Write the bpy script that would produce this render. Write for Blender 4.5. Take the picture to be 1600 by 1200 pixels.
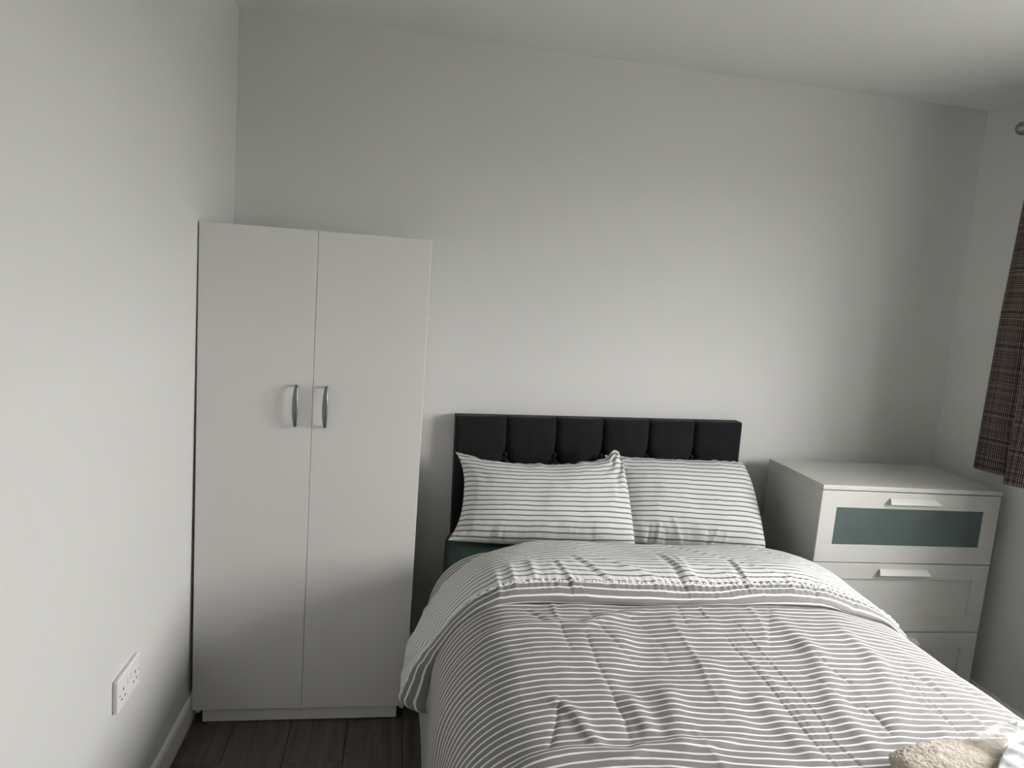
import bpy, bmesh, math
import numpy as np
from mathutils import Matrix, Vector

# ------------------------------------------------------------------ clear
for o in list(bpy.data.objects):
    bpy.data.objects.remove(o, do_unlink=True)
SC = bpy.context.scene
COL = SC.collection

# ------------------------------------------------------------------ camera
cam = bpy.data.cameras.new('camera')
cam.sensor_width = 36.0
cam.lens = 1115.685 / 1600.0 * 36.0
cam.clip_start = 0.02
camo = bpy.data.objects.new('camera', cam)
COL.objects.link(camo)
_r = (0.98498268, -0.153486, 0.07906432)
_u = (-0.05706464, 0.14279015, 0.98810657)
_f = (0.16295013, 0.97777964, -0.1318872)
M = Matrix.Identity(4)
for i in range(3):
    M[i][0] = _r[i]; M[i][1] = _u[i]; M[i][2] = -_f[i]
M.translation = (0.63768, -2.91421, 1.59335)
camo.matrix_world = M
SC.camera = camo

# ------------------------------------------------------------------ world, light, exposure
ROOM_W, ROOM_H, ROOM_D = 3.140, 2.532, 4.40
WIN_Y0, WIN_Y1, WIN_Z0, WIN_Z1 = -2.50, -1.10, 1.13, 2.09     # window opening in the right wall
world = bpy.data.worlds.new('overcast_sky')
world.use_nodes = True
bg = world.node_tree.nodes['Background']
bg.inputs['Color'].default_value = (1.0, 0.985, 0.958, 1)
bg.inputs['Strength'].default_value = 70.0
# standard overcast sky: three times brighter overhead than at the horizon
_N, _L = world.node_tree.nodes, world.node_tree.links
_tc = _N.new('ShaderNodeTexCoord'); _sp = _N.new('ShaderNodeSeparateXYZ'); _L.new(_tc.outputs['Generated'], _sp.inputs[0])
_mr = _N.new('ShaderNodeMapRange'); _L.new(_sp.outputs[2], _mr.inputs['Value'])
_mr.inputs['To Min'].default_value = 1 / 3; _mr.inputs['To Max'].default_value = 1.0
_mx = _N.new('ShaderNodeMix'); _mx.data_type = 'RGBA'; _mx.blend_type = 'MULTIPLY'; _mx.inputs[0].default_value = 1.0
_mx.inputs[6].default_value = (1.0, 0.985, 0.958, 1); _L.new(_mr.outputs[0], _mx.inputs[7]); _L.new(_mx.outputs[2], bg.inputs['Color'])
SC.world = world
pl = bpy.data.lights.new('window_portal', 'AREA')
pl.shape = 'RECTANGLE'
pl.size = WIN_Y1 - WIN_Y0
pl.size_y = WIN_Z1 - WIN_Z0
pl.cycles.is_portal = True
plo = bpy.data.objects.new('window_portal', pl)
COL.objects.link(plo)
plo.location = (ROOM_W + 0.17, (WIN_Y0 + WIN_Y1) / 2, (WIN_Z0 + WIN_Z1) / 2)
plo.rotation_euler = (math.radians(90), 0, math.radians(90))
SC.view_settings.view_transform = 'Standard'
SC.view_settings.look = 'None'
SC.view_settings.gamma = 1.0
SC.view_settings.use_curve_mapping = False
SC.view_settings.exposure = 0.0
SC.cycles.max_bounces = 14
SC.cycles.diffuse_bounces = 7
SC.cycles.transparent_max_bounces = 12

# ------------------------------------------------------------------ material helpers
def newmat(name):
    m = bpy.data.materials.new(name)
    m.use_nodes = True
    return m, m.node_tree.nodes, m.node_tree.links, m.node_tree.nodes['Principled BSDF']

def simple(name, col, rough=0.5, metal=0.0, var=0.0, vscale=8.0, bump=0.0, bscale=300.0, spec=0.5, sheen=0.0, coord='Object'):
    m, N, L, b = newmat(name)
    b.inputs['Base Color'].default_value = (*col, 1)
    b.inputs['Roughness'].default_value = rough
    b.inputs['Metallic'].default_value = metal
    b.inputs['Specular IOR Level'].default_value = spec
    if sheen:
        b.inputs['Sheen Weight'].default_value = sheen
        b.inputs['Sheen Roughness'].default_value = 0.4
    tc = N.new('ShaderNodeTexCoord')
    if var:
        n = N.new('ShaderNodeTexNoise'); n.inputs['Scale'].default_value = vscale; n.inputs['Detail'].default_value = 5
        L.new(tc.outputs[coord], n.inputs['Vector'])
        mix = N.new('ShaderNodeMix'); mix.data_type = 'RGBA'
        L.new(n.outputs['Fac'], mix.inputs[0])
        mix.inputs[6].default_value = (*[c * (1 - var) for c in col], 1)
        mix.inputs[7].default_value = (*[min(1, c * (1 + var)) for c in col], 1)
        L.new(mix.outputs[2], b.inputs['Base Color'])
    if bump:
        n2 = N.new('ShaderNodeTexNoise'); n2.inputs['Scale'].default_value = bscale; n2.inputs['Detail'].default_value = 3
        L.new(tc.outputs[coord], n2.inputs['Vector'])
        bp = N.new('ShaderNodeBump'); bp.inputs['Strength'].default_value = bump; bp.inputs['Distance'].default_value = 0.002
        L.new(n2.outputs['Fac'], bp.inputs['Height'])
        L.new(bp.outputs['Normal'], b.inputs['Normal'])
    return m

def mathn(N, L, op, a, b=None, c=None):
    n = N.new('ShaderNodeMath'); n.operation = op
    for i, v in enumerate((a, b, c)):
        if v is None: continue
        if isinstance(v, (int, float)): n.inputs[i].default_value = v
        else: L.new(v, n.inputs[i])
    return n.outputs[0]

def striped(name, base, line, pitch, width, rough=0.85):
    """woven cotton with printed stripes; the UV map is in metres, stripes cross V"""
    m, N, L, b = newmat(name)
    uv = N.new('ShaderNodeUVMap'); uv.uv_map = 'UVMap'
    sp = N.new('ShaderNodeSeparateXYZ'); L.new(uv.outputs[0], sp.inputs[0])
    nz = N.new('ShaderNodeTexNoise'); nz.inputs['Scale'].default_value = 9; L.new(uv.outputs[0], nz.inputs['Vector'])
    off = mathn(N, L, 'MULTIPLY', mathn(N, L, 'SUBTRACT', nz.outputs['Fac'], 0.5), 0.006)
    v = mathn(N, L, 'DIVIDE', mathn(N, L, 'ADD', sp.outputs[1], off), pitch)
    fr = mathn(N, L, 'FRACT', v)
    d = mathn(N, L, 'ABSOLUTE', mathn(N, L, 'SUBTRACT', fr, 0.5))
    mr = N.new('ShaderNodeMapRange'); mr.interpolation_type = 'SMOOTHSTEP'
    mr.inputs['From Min'].default_value = width / 2 + 0.035; mr.inputs['From Max'].default_value = width / 2 - 0.035
    L.new(d, mr.inputs['Value'])
    mix = N.new('ShaderNodeMix'); mix.data_type = 'RGBA'
    L.new(mr.outputs[0], mix.inputs[0]); mix.inputs[6].default_value = (*base, 1); mix.inputs[7].default_value = (*line, 1)
    L.new(mix.outputs[2], b.inputs['Base Color'])
    b.inputs['Roughness'].default_value = rough
    b.inputs['Specular IOR Level'].default_value = 0.25
    n2 = N.new('ShaderNodeTexNoise'); n2.inputs['Scale'].default_value = 60; n2.inputs['Detail'].default_value = 6
    L.new(uv.outputs[0], n2.inputs['Vector'])
    bp = N.new('ShaderNodeBump'); bp.inputs['Strength'].default_value = 0.25; bp.inputs['Distance'].default_value = 0.002
    L.new(n2.outputs['Fac'], bp.inputs['Height']); L.new(bp.outputs['Normal'], b.inputs['Normal'])
    return m

WALL = simple('white_wall_paint', (0.64, 0.64, 0.63), 0.75, var=0.015, vscale=3, bump=0.05, bscale=220, spec=0.3)
CEIL = simple('ceiling_paint', (0.72, 0.72, 0.715), 0.85, bump=0.05, bscale=200, spec=0.2)
TRIM = simple('trim_gloss_paint', (0.78, 0.77, 0.77), 0.35, var=0.02, vscale=6)
WLAM = simple('wardrobe_laminate', (0.66, 0.65, 0.635), 0.42, var=0.015, vscale=3)
WEDGE = simple('wardrobe_edge_strip', (0.70, 0.66, 0.60), 0.5, var=0.1, vscale=40)
STEEL = simple('satin_grey_metal', (0.20, 0.215, 0.22), 0.38, metal=0.75, var=0.1, vscale=60)
DWHITE = simple('dresser_white_foil', (0.54, 0.54, 0.52), 0.40, var=0.015, vscale=5)
DHAND = simple('dresser_handle_white', (0.68, 0.68, 0.66), 0.32, var=0.02, vscale=30)
FROST = simple('frosted_green_glass', (0.075, 0.105, 0.100), 0.42, var=0.12, vscale=5, spec=0.5)
VELVET = simple('charcoal_velvet', (0.012, 0.0108, 0.0125), 0.9, var=0.25, vscale=14, bump=0.2, bscale=500, spec=0.2, sheen=0.06)
GREEN = simple('dark_green_sheet', (0.012, 0.045, 0.032), 0.7, var=0.2, vscale=9, bump=0.2, bscale=40, spec=0.3, sheen=0.05)
BLACK = simple('black_plastic', (0.015, 0.015, 0.015), 0.5, var=0.1)
SOCK = simple('socket_white_plastic', (0.80, 0.79, 0.79), 0.3, var=0.01)
HOLE = simple('socket_hole_dark', (0.02, 0.02, 0.02), 0.8, var=0.1)
ROD = simple('brushed_nickel', (0.30, 0.28, 0.26), 0.28, metal=0.95, var=0.15, vscale=50)
UPVC = simple('white_window_plastic', (0.82, 0.82, 0.82), 0.35, var=0.01)
GROUND = simple('outdoor_ground', (0.10, 0.105, 0.085), 0.9, var=0.3, vscale=0.6)
DUV_G = striped('duvet_grey_face', (0.212, 0.205, 0.209), (0.74, 0.74, 0.73), 0.0224, 0.235)
DUV_W = striped('duvet_white_reverse', (0.66, 0.66, 0.65), (0.15, 0.15, 0.155), 0.0230, 0.25)
PIL_W = striped('pillowcase_white_striped', (0.61, 0.61, 0.605), (0.14, 0.14, 0.143), 0.0196, 0.25)
HEM = simple('hem_white_cotton', (0.68, 0.68, 0.67), 0.85, var=0.15, vscale=160, bump=0.6, bscale=260)
TOWEL = simple('beige_terry', (0.47, 0.42, 0.36), 0.95, var=0.22, vscale=160, bump=1.0, bscale=240, spec=0.1, sheen=0.2)
WTOWEL = simple('white_cotton_cloth', (0.66, 0.66, 0.70), 0.9, var=0.03, vscale=30, bump=0.4, bscale=200)

def glass_mat():
    m, N, L, b = newmat('window_glass')
    out = N['Material Output']
    tr = N.new('ShaderNodeBsdfTransparent'); gl = N.new('ShaderNodeBsdfGlossy'); gl.inputs['Roughness'].default_value = 0.02
    mx = N.new('ShaderNodeMixShader'); mx.inputs[0].default_value = 0.06
    L.new(tr.outputs[0], mx.inputs[1]); L.new(gl.outputs[0], mx.inputs[2]); L.new(mx.outputs[0], out.inputs[0])
    return m
GLASS = glass_mat()

def film_mat():
    m, N, L, b = newmat('translucent_wrapper_film')
    out = N['Material Output']
    b.inputs['Base Color'].default_value = (0.62, 0.62, 0.58, 1); b.inputs['Roughness'].default_value = 0.3
    tr = N.new('ShaderNodeBsdfTransparent')
    tc = N.new('ShaderNodeTexCoord'); n = N.new('ShaderNodeTexNoise'); n.inputs['Scale'].default_value = 25
    L.new(tc.outputs['Object'], n.inputs['Vector'])
    mx = N.new('ShaderNodeMixShader')
    L.new(mathn(N, L, 'MULTIPLY_ADD', n.outputs['Fac'], 0.7, 0.05), mx.inputs[0])
    L.new(tr.outputs[0], mx.inputs[1]); L.new(b.outputs[0], mx.inputs[2]); L.new(mx.outputs[0], out.inputs[0])
    return m
FILM = film_mat()

def print_mat():
    m, N, L, b = newmat('white_packet_with_blue_print')
    tc = N.new('ShaderNodeTexCoord'); v = N.new('ShaderNodeTexVoronoi'); v.inputs['Scale'].default_value = 120
    L.new(tc.outputs['Object'], v.inputs['Vector'])
    mr = N.new('ShaderNodeMapRange'); mr.inputs['From Min'].default_value = 0.25; mr.inputs['From Max'].default_value = 0.45
    L.new(v.outputs['Distance'], mr.inputs['Value'])
    mix = N.new('ShaderNodeMix'); mix.data_type = 'RGBA'; L.new(mr.outputs[0], mix.inputs[0])
    mix.inputs[6].default_value = (0.42, 0.45, 0.66, 1); mix.inputs[7].default_value = (0.82, 0.83, 0.87, 1)
    L.new(mix.outputs[2], b.inputs['Base Color']); b.inputs['Roughness'].default_value = 0.5
    return m
PRINT = print_mat()

def plank_mat():
    m, N, L, b = newmat('dark_oak_laminate')
    tc = N.new('ShaderNodeTexCoord'); oi = N.new('ShaderNodeObjectInfo')
    mp = N.new('ShaderNodeMapping'); mp.inputs['Scale'].default_value = (22, 1.6, 1)
    L.new(tc.outputs['Object'], mp.inputs['Vector'])
    cx = N.new('ShaderNodeCombineXYZ'); L.new(mathn(N, L, 'MULTIPLY', oi.outputs['Random'], 37.0), cx.inputs[1])
    L.new(cx.outputs[0], mp.inputs['Location'])
    n = N.new('ShaderNodeTexNoise'); n.inputs['Scale'].default_value = 2.2; n.inputs['Detail'].default_value = 8; n.inputs['Distortion'].default_value = 0.8
    L.new(mp.outputs[0], n.inputs['Vector'])
    cr = N.new('ShaderNodeValToRGB')
    cr.color_ramp.elements[0].position = 0.3; cr.color_ramp.elements[0].color = (0.050, 0.043, 0.040, 1)
    cr.color_ramp.elements[1].position = 0.75; cr.color_ramp.elements[1].color = (0.115, 0.102, 0.095, 1)
    L.new(n.outputs['Fac'], cr.inputs[0])
    L.new(cr.outputs[0], b.inputs['Base Color']); b.inputs['Roughness'].default_value = 0.5
    bp = N.new('ShaderNodeBump'); bp.inputs['Strength'].default_value = 0.15; bp.inputs['Distance'].default_value = 0.001
    L.new(n.outputs['Fac'], bp.inputs['Height']); L.new(bp.outputs[0], b.inputs['Normal'])
    return m
PLANK = plank_mat()
UNDER = simple('floor_underlay', (0.02, 0.018, 0.016), 0.9, var=0.1)

def tweed_mat():
    """brown-grey woven check; UV in metres"""
    m, N, L, b = newmat('brown_tweed_check')
    uv = N.new('ShaderNodeUVMap'); uv.uv_map = 'UVMap'
    sp = N.new('ShaderNodeSeparateXYZ'); L.new(uv.outputs[0], sp.inputs[0])
    def thread(o, freq):
        return mathn(N, L, 'MULTIPLY_ADD', mathn(N, L, 'SINE', mathn(N, L, 'MULTIPLY', o, freq)), 0.5, 0.5)
    def band(o, sc):
        n = N.new('ShaderNodeTexNoise'); n.noise_dimensions = '1D'; n.inputs['Scale'].default_value = 1.0; n.inputs['Detail'].default_value = 4
        L.new(mathn(N, L, 'MULTIPLY', o, sc), n.inputs['W']); return n.outputs['Fac']
    U, V = sp.outputs[0], sp.outputs[1]
    tu, tv = thread(U, 6.2832 / 0.0072), thread(V, 6.2832 / 0.0072)
    weave = mathn(N, L, 'MULTIPLY', tu, tv)
    bands = mathn(N, L, 'MULTIPLY', mathn(N, L, 'ADD', band(U, 90.0), band(V, 80.0)), 1.0)
    f = mathn(N, L, 'MULTIPLY', weave, mathn(N, L, 'POWER', bands, 2.4))
    cr = N.new('ShaderNodeValToRGB')
    cr.color_ramp.elements[0].position = 0.05; cr.color_ramp.elements[0].color = (0.022, 0.017, 0.018, 1)
    cr.color_ramp.elements[1].position = 0.9; cr.color_ramp.elements[1].color = (0.50, 0.42, 0.37, 1)
    e = cr.color_ramp.elements.new(0.35); e.color = (0.11, 0.085, 0.08, 1)
    L.new(f, cr.inputs[0]); L.new(cr.outputs[0], b.inputs['Base Color'])
    b.inputs['Roughness'].default_value = 0.95; b.inputs['Specular IOR Level'].default_value = 0.1
    return m
TWEED = tweed_mat()

# ------------------------------------------------------------------ object helpers
def tag(o, label=None, cat=None, group=None, kind=None):
    if label: o['label'] = label
    if cat: o['category'] = cat
    if group: o['group'] = group
    if kind: o['kind'] = kind
    return o

def empty(name, loc, rot=(0, 0, 0)):
    o = bpy.data.objects.new(name, None); COL.objects.link(o)
    o.location = loc; o.rotation_euler = rot; o.empty_display_size = 0.1
    return o

def link(name, me, parent=None, loc=(0, 0, 0), rot=(0, 0, 0)):
    o = bpy.data.objects.new(name, me); COL.objects.link(o)
    o.parent = parent; o.location = loc; o.rotation_euler = rot
    return o

def mesh(name, verts, faces, mats, smooth=False, uv=None, fmat=None):
    me = bpy.data.meshes.new(name)
    me.from_pydata([tuple(map(float, v)) for v in verts], [], [tuple(int(i) for i in f) for f in faces])
    for m in (mats if isinstance(mats, (list, tuple)) else [mats]): me.materials.append(m)
    if fmat is not None: me.polygons.foreach_set('material_index', np.asarray(fmat, dtype=np.int32))
    if smooth: me.polygons.foreach_set('use_smooth', [True] * len(me.polygons))
    if uv is not None:
        l = me.uv_layers.new(name='UVMap')
        idx = np.empty(len(me.loops), dtype=np.int32); me.loops.foreach_get('vertex_index', idx)
        l.data.foreach_set('uv', np.asarray(uv, dtype=np.float32)[idx].ravel())
    me.update()
    return me

def box_bm(bm, x0, x1, y0, y1, z0, z1, bev=0.0, seg=2):
    vs = [bm.verts.new(p) for p in ((x0, y0, z0), (x1, y0, z0), (x1, y1, z0), (x0, y1, z0), (x0, y0, z1), (x1, y0, z1), (x1, y1, z1), (x0, y1, z1))]
    fs = [bm.faces.new([vs[i] for i in f]) for f in ((0, 3, 2, 1), (4, 5, 6, 7), (0, 1, 5, 4), (1, 2, 6, 5), (2, 3, 7, 6), (3, 0, 4, 7))]
    if bev:
        es = {e for f in fs for e in f.edges}
        bmesh.ops.bevel(bm, geom=list(es), offset=bev, segments=seg, profile=0.5, affect='EDGES')

def boxes_mesh(name, boxes, mat, bev=0.0, seg=2, smooth=False):
    bm = bmesh.new()
    for b in boxes: box_bm(bm, *b, bev=bev, seg=seg)
    me = bpy.data.meshes.new(name); bm.to_mesh(me); bm.free(); me.materials.append(mat)
    if smooth: me.polygons.foreach_set('use_smooth', [True] * len(me.polygons))
    return me

def boxo(name, b, mat, parent=None, bev=0.0, seg=2, smooth=False):
    return link(name, boxes_mesh(name, [b], mat, bev, seg, smooth), parent)

def prism(name, prof, mat, p0, p1, parent=None):
    """extrude a closed profile of (offset, z) along p0 -> p1 (both (x, y)); the offset goes to the left of the direction"""
    d = np.array(p1) - np.array(p0); d = d / np.hypot(*d); nrm = np.array([-d[1], d[0]])
    n = len(prof); V = []
    for p in (p0, p1):
        for o, z in prof: V.append((p[0] + nrm[0] * o, p[1] + nrm[1] * o, z))
    F = [list(range(n))[::-1], list(range(n, 2 * n))] + [(i, (i + 1) % n, n + (i + 1) % n, n + i) for i in range(n)]
    return link(name, mesh(name, V, F, mat), parent)

def tube(path, radii, seg=12, squash=None):
    """tube along 3D points; radii per point (float or (a, b)); closed ends"""
    P = np.array(path, float); n = len(P); V = []; F = []
    T = np.gradient(P, axis=0); T /= np.linalg.norm(T, axis=1)[:, None]
    ref = np.array([0, 0, 1.0]) if abs(T[0][2]) < 0.9 else np.array([1.0, 0, 0])
    if squash is not None: ref = np.array(squash, float)
    for i in range(n):
        a = np.cross(T[i], ref); a /= np.linalg.norm(a) + 1e-9; b = np.cross(a, T[i])
        r = radii[i] if isinstance(radii[i], (tuple, list)) else (radii[i], radii[i])
        for k in range(seg):
            t = 2 * math.pi * k / seg
            V.append(P[i] + a * r[0] * math.cos(t) + b * r[1] * math.sin(t))
    for i in range(n - 1):
        for k in range(seg):
            F.append((i * seg + k, i * seg + (k + 1) % seg, (i + 1) * seg + (k + 1) % seg, (i + 1) * seg + k))
    F.append(tuple(range(seg))[::-1]); F.append(tuple(range((n - 1) * seg, n * seg)))
    return V, F

def grid_faces(nu, nv, off=0, wrap=False):
    F = []
    for i in range(nu - 1):
        for j in range(nv if wrap else nv - 1):
            j2 = (j + 1) % nv
            F.append((off + i * nv + j, off + (i + 1) * nv + j, off + (i + 1) * nv + j2, off + i * nv + j2))
    return F

# ---- value noise on arrays
_rng = np.random.RandomState(7)
_TAB = _rng.rand(256, 256)
def vnoise(x, y):
    xi = np.floor(x).astype(int); yi = np.floor(y).astype(int)
    fx = x - xi; fy = y - yi
    fx = fx * fx * fx * (fx * (fx * 6 - 15) + 10); fy = fy * fy * fy * (fy * (fy * 6 - 15) + 10)
    g = lambda a, b: _TAB[a % 256, b % 256]
    return ((g(xi, yi) * (1 - fx) + g(xi + 1, yi) * fx) * (1 - fy) + (g(xi, yi + 1) * (1 - fx) + g(xi + 1, yi + 1) * fx) * fy) * 2 - 1
def fbm(x, y, o=4, g=0.5):
    s = np.zeros_like(np.asarray(x, float)); a = 1.0
    for k in range(o):
        s = s + a * vnoise(x * 2 ** k + 17.3 * k, y * 2 ** k + 5.1 * k); a *= g
    return s
def sstep(a, b, x):
    t = np.clip((x - a) / (b - a), 0, 1); return t * t * (3 - 2 * t)

def catmull(pts, n):
    P = np.array(pts, float); P = np.vstack([2 * P[0] - P[1], P, 2 * P[-1] - P[-2]]); out = []
    m = len(P) - 3
    for t in np.linspace(0, m - 1e-9, n):
        i = int(t); f = t - i; a, b, c, d = P[i], P[i + 1], P[i + 2], P[i + 3]
        out.append(0.5 * (2 * b + (c - a) * f + (2 * a - 5 * b + 4 * c - d) * f * f + (3 * b - a - 3 * c + d) * f ** 3))
    return np.array(out)

def polydist(x, y, pts):
    """distance, signed side and along-parameter (0..1) from points to a polyline"""
    best = np.full(np.shape(x), 1e9); sg = np.zeros(np.shape(x)); al = np.zeros(np.shape(x))
    P = np.array(pts, float); sl = np.hypot(*np.diff(P, axis=0).T); tot = sl.sum(); acc = 0
    for i in range(len(P) - 1):
        a = P[i]; d = P[i + 1] - a; l2 = d @ d
        t = np.clip(((x - a[0]) * d[0] + (y - a[1]) * d[1]) / l2, 0, 1)
        dx = x - a[0] - t * d[0]; dy = y - a[1] - t * d[1]; r = np.hypot(dx, dy)
        s = np.sign(d[0] * dy - d[1] * dx); mk = r < best
        best = np.where(mk, r, best); sg = np.where(mk, s, sg); al = np.where(mk, (acc + t * sl[i]) / tot, al); acc += sl[i]
    return best, sg, al

def creases(x, y, items):
    h = np.zeros(np.shape(x))
    for pts, kind, amp, w in items:
        d, s, al = polydist(x, y, pts)
        end = np.clip(np.sin(np.pi * np.clip(al, 0.0, 1.0)) * 2.2 + 0.25, 0, 1)
        if kind == 'r': h += amp * end * np.exp(-(d / w) ** 2)
        elif kind == 'v': h -= amp * end * np.exp(-(d / w) ** 2)
        elif kind == 's': h += amp * end * s * (d / w) * np.exp(-(d / w) ** 2) * 2.3
        elif kind == 'k': h += amp * end * np.exp(-d / w)          # sharp ridge
        elif kind == 'g': h -= amp * end * np.exp(-d / w)          # sharp groove
    return h

# ================================================================== THE ROOM
LY = 0.0113                                   # the left wall runs out of square by this much
def lw(y): return LY * y
D = ROOM_D
T = 0.12
def hexa(name, base, z0, z1, mat):
    n = len(base)
    V = [(x, y, z0) for x, y in base] + [(x, y, z1) for x, y in base]
    F = [tuple(range(n))[::-1], tuple(range(n, 2 * n))] + [(i, (i + 1) % n, n + (i + 1) % n, n + i) for i in range(n)]
    return link(name, mesh(name, V, F, mat))
tag(hexa('wall_left', [(0, 0), (lw(0) - T, 0), (lw(-D) - T, -D), (lw(-D), -D)], 0, ROOM_H, WALL), 'white painted wall on the left', kind='structure')
tag(hexa('wall_back', [(-T, 0), (ROOM_W + 0.2, 0), (ROOM_W + 0.2, T), (-T, T)], 0, ROOM_H, WALL), 'white painted wall behind the bed', kind='structure')
tag(hexa('wall_front', [(lw(-D) - T, -D - T), (ROOM_W + 0.2, -D - T), (ROOM_W + 0.2, -D), (lw(-D) - T, -D)], 0, ROOM_H, WALL), kind='structure')
wr = boxes_mesh('wall_right', [
    (ROOM_W, ROOM_W + 0.2, WIN_Y1, 0, 0, ROOM_H),
    (ROOM_W, ROOM_W + 0.2, -D, WIN_Y0, 0, ROOM_H),
    (ROOM_W, ROOM_W + 0.2, WIN_Y0, WIN_Y1, 0, WIN_Z0),
    (ROOM_W, ROOM_W + 0.2, WIN_Y0, WIN_Y1, WIN_Z1, ROOM_H)], WALL)
tag(link('wall_right', wr), 'white painted wall with the window on the right', kind='structure')
tag(boxo('ceiling', (-0.3, ROOM_W + 0.2, -D - T, T, ROOM_H, ROOM_H + 0.12), CEIL), 'flat white ceiling', kind='structure')

# floor: underlay slab with laminate planks as pieces
floor = boxo('floor', (-0.3, ROOM_W + 0.2, -D - T, T, -0.14, -0.008), UNDER)
tag(floor, 'dark grey-brown laminate plank floor', kind='structure')
PW, PL = 0.195, 1.29
plank_me = boxes_mesh('plank', [(0.0008, PW - 0.0008, -PL + 0.0008, -0.0008, -0.008, 0.0)], PLANK, bev=0.0012, seg=1)
x = 0.1525 - PW
col = 0
while x < ROOM_W:
    joint = -0.689 if col % 2 == 0 else -0.689 + PL / 2
    y1 = joint + PL
    while y1 > 0.0: y1 -= PL
    y1 += PL
    while y1 > -D:
        ya, yb = max(y1 - PL, -D), min(y1, 0.0)
        xa, xb = max(x, -0.04), min(x + PW, ROOM_W)
        full = (ya == y1 - PL and yb == y1 and xa == x and xb == x + PW)
        if full: link('plank', plank_me, floor, (x, y1, 0))
        else:
            me = boxes_mesh('plank', [(0.0008, xb - xa - 0.0008, -(yb - ya) + 0.0008, -0.0008, -0.008, 0.0)], PLANK, bev=0.0012, seg=1)
            link('plank', me, floor, (xa, yb, 0))
        y1 -= PL
    x += PW; col += 1

# skirting
BBH = 0.100
BPROF = [(0.0, 0.0), (0.012, 0.0), (0.012, BBH - 0.018), (0.0085, BBH - 0.006), (0.0035, BBH), (0.0, BBH)]
tag(prism('baseboard_left', BPROF, TRIM, (lw(-D), -D + 0.002), (0.0, -0.002)) if False else
    prism('baseboard_left', [(-o, z) for o, z in BPROF], TRIM, (lw(-D), -D), (0.0, -0.013)), 'white skirting board along the left wall', kind='structure')
tag(prism('baseboard_back', [(-o, z) for o, z in BPROF], TRIM, (0.0, 0.0), (ROOM_W, 0.0)), kind='structure')
tag(prism('baseboard_right', BPROF, TRIM, (ROOM_W, -D), (ROOM_W, -0.013)), 'white skirting board along the right wall', kind='structure')
tag(prism('baseboard_front', BPROF, TRIM, (lw(-D) + 0.013, -D), (ROOM_W - 0.013, -D)), kind='structure')

# window in the right wall (out of the frame, source of the daylight)
win = empty('window_1', (ROOM_W + 0.12, (WIN_Y0 + WIN_Y1) / 2, WIN_Z0))
tag(win, kind='structure')
wy, wz = (WIN_Y1 - WIN_Y0) / 2, WIN_Z1 - WIN_Z0
fw = 0.055
link('window_frame', boxes_mesh('window_frame', [(-0.03, 0.03, -wy, wy, 0, fw), (-0.03, 0.03, -wy, wy, wz - fw, wz), (-0.03, 0.03, -wy, -wy + fw, fw, wz - fw),
     (-0.03, 0.03, wy - fw, wy, fw, wz - fw), (-0.03, 0.03, -0.035, 0.035, fw, wz - fw)], UPVC, 0.004), win)
for s in (-1, 1):
    a, b = (-wy + fw, -0.035) if s < 0 else (0.035, wy - fw)
    boxo('pane', (-0.004, 0.004, a, b, fw, wz - fw), GLASS, win)
boxo('window_sill', (-0.16, -0.03, -wy + 0.001, wy - 0.001, 0.0005, 0.02), UPVC, win, 0.004)
tag(boxo('ground', (ROOM_W + 0.3, 45, -30, 30, -0.6, -0.5), GROUND), kind='structure')

# ================================================================== WARDROBE
WW, WH, WFY = 0.7374, 1.7282, -0.471
wd = empty('wardrobe', (0.0095, WFY, 0.0), (0, -0.006, 0.0014))
tag(wd, 'tall white two-door wardrobe standing in the left corner', 'wardrobe')
zb = 0.0515
body = boxes_mesh('body', [
    (0.006, 0.022, 0.0195, 0.440, 0.030, WH - 0.004),
    (WW - 0.022, WW - 0.006, 0.0195, 0.440, 0.030, WH - 0.004),
    (0.022, WW - 0.022, 0.0195, 0.440, WH - 0.020, WH - 0.004),
    (0.022, WW - 0.022, 0.0195, 0.440, zb, zb + 0.016),
    (0.022, WW - 0.022, 0.434, 0.440, zb + 0.016, WH - 0.020)], WLAM, 0.0008, 1)
link('body', body, wd)
boxo('plinth', (0.032, WW - 0.032, 0.010, 0.026, 0.002, zb - 0.001), WLAM, wd, 0.0008, 1)
# side skirts that end above the floor next to the plinth
gap = 0.0006
for k, (a, b) in enumerate(((0.0, WW / 2 - gap), (WW / 2 + gap, WW))):
    dr = boxo('door', (a, b, 0.0, 0.018, zb, WH), WLAM, wd, 0.0012, 2)
    ex = a if k == 0 else b
    boxo('edge_strip', (ex - 0.0006, ex + 0.0006, 0.001, 0.017, zb + 0.002, WH - 0.002), WEDGE, dr)
    hx = 0.3165 if k == 0 else 0.4135
    zc = 1.1475
    prof = catmull([(0.0, -0.0665), (0.014, -0.0690), (0.024, -0.0600), (0.0305, -0.030), (0.032, 0.0), (0.0305, 0.030), (0.024, 0.0600), (0.014, 0.0690), (0.0, 0.0665)], 41)
    path = [(hx, -p[0], zc + p[1]) for p in prof]
    rad = []
    for p in prof:
        f = max(0.0, 1 - (p[1] / 0.071) ** 2) ** 0.8
        rad.append((0.0034 + 0.0062 * f, 0.0032 + 0.0006 * f))
    V, F = tube(path, rad, 14, squash=(0.0, -1.0, 0.001))
    # orient the wide axis across the door
    P = np.array(path); V = []; seg = 14
    Tn = np.gradient(P, axis=0); Tn /= np.linalg.norm(Tn, axis=1)[:, None]
    for i in range(len(P)):
        a_ = np.array([1.0, 0, 0]); b_ = np.cross(Tn[i], a_)
        for q in range(seg):
            t = 2 * math.pi * q / seg
            V.append(P[i] + a_ * rad[i][0] * math.cos(t) + b_ * rad[i][1] * math.sin(t))
    h = link('handle', mesh('handle', V, F, STEEL, smooth=True), dr)
    h['label'] = 'grey metal bow handle'

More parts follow.
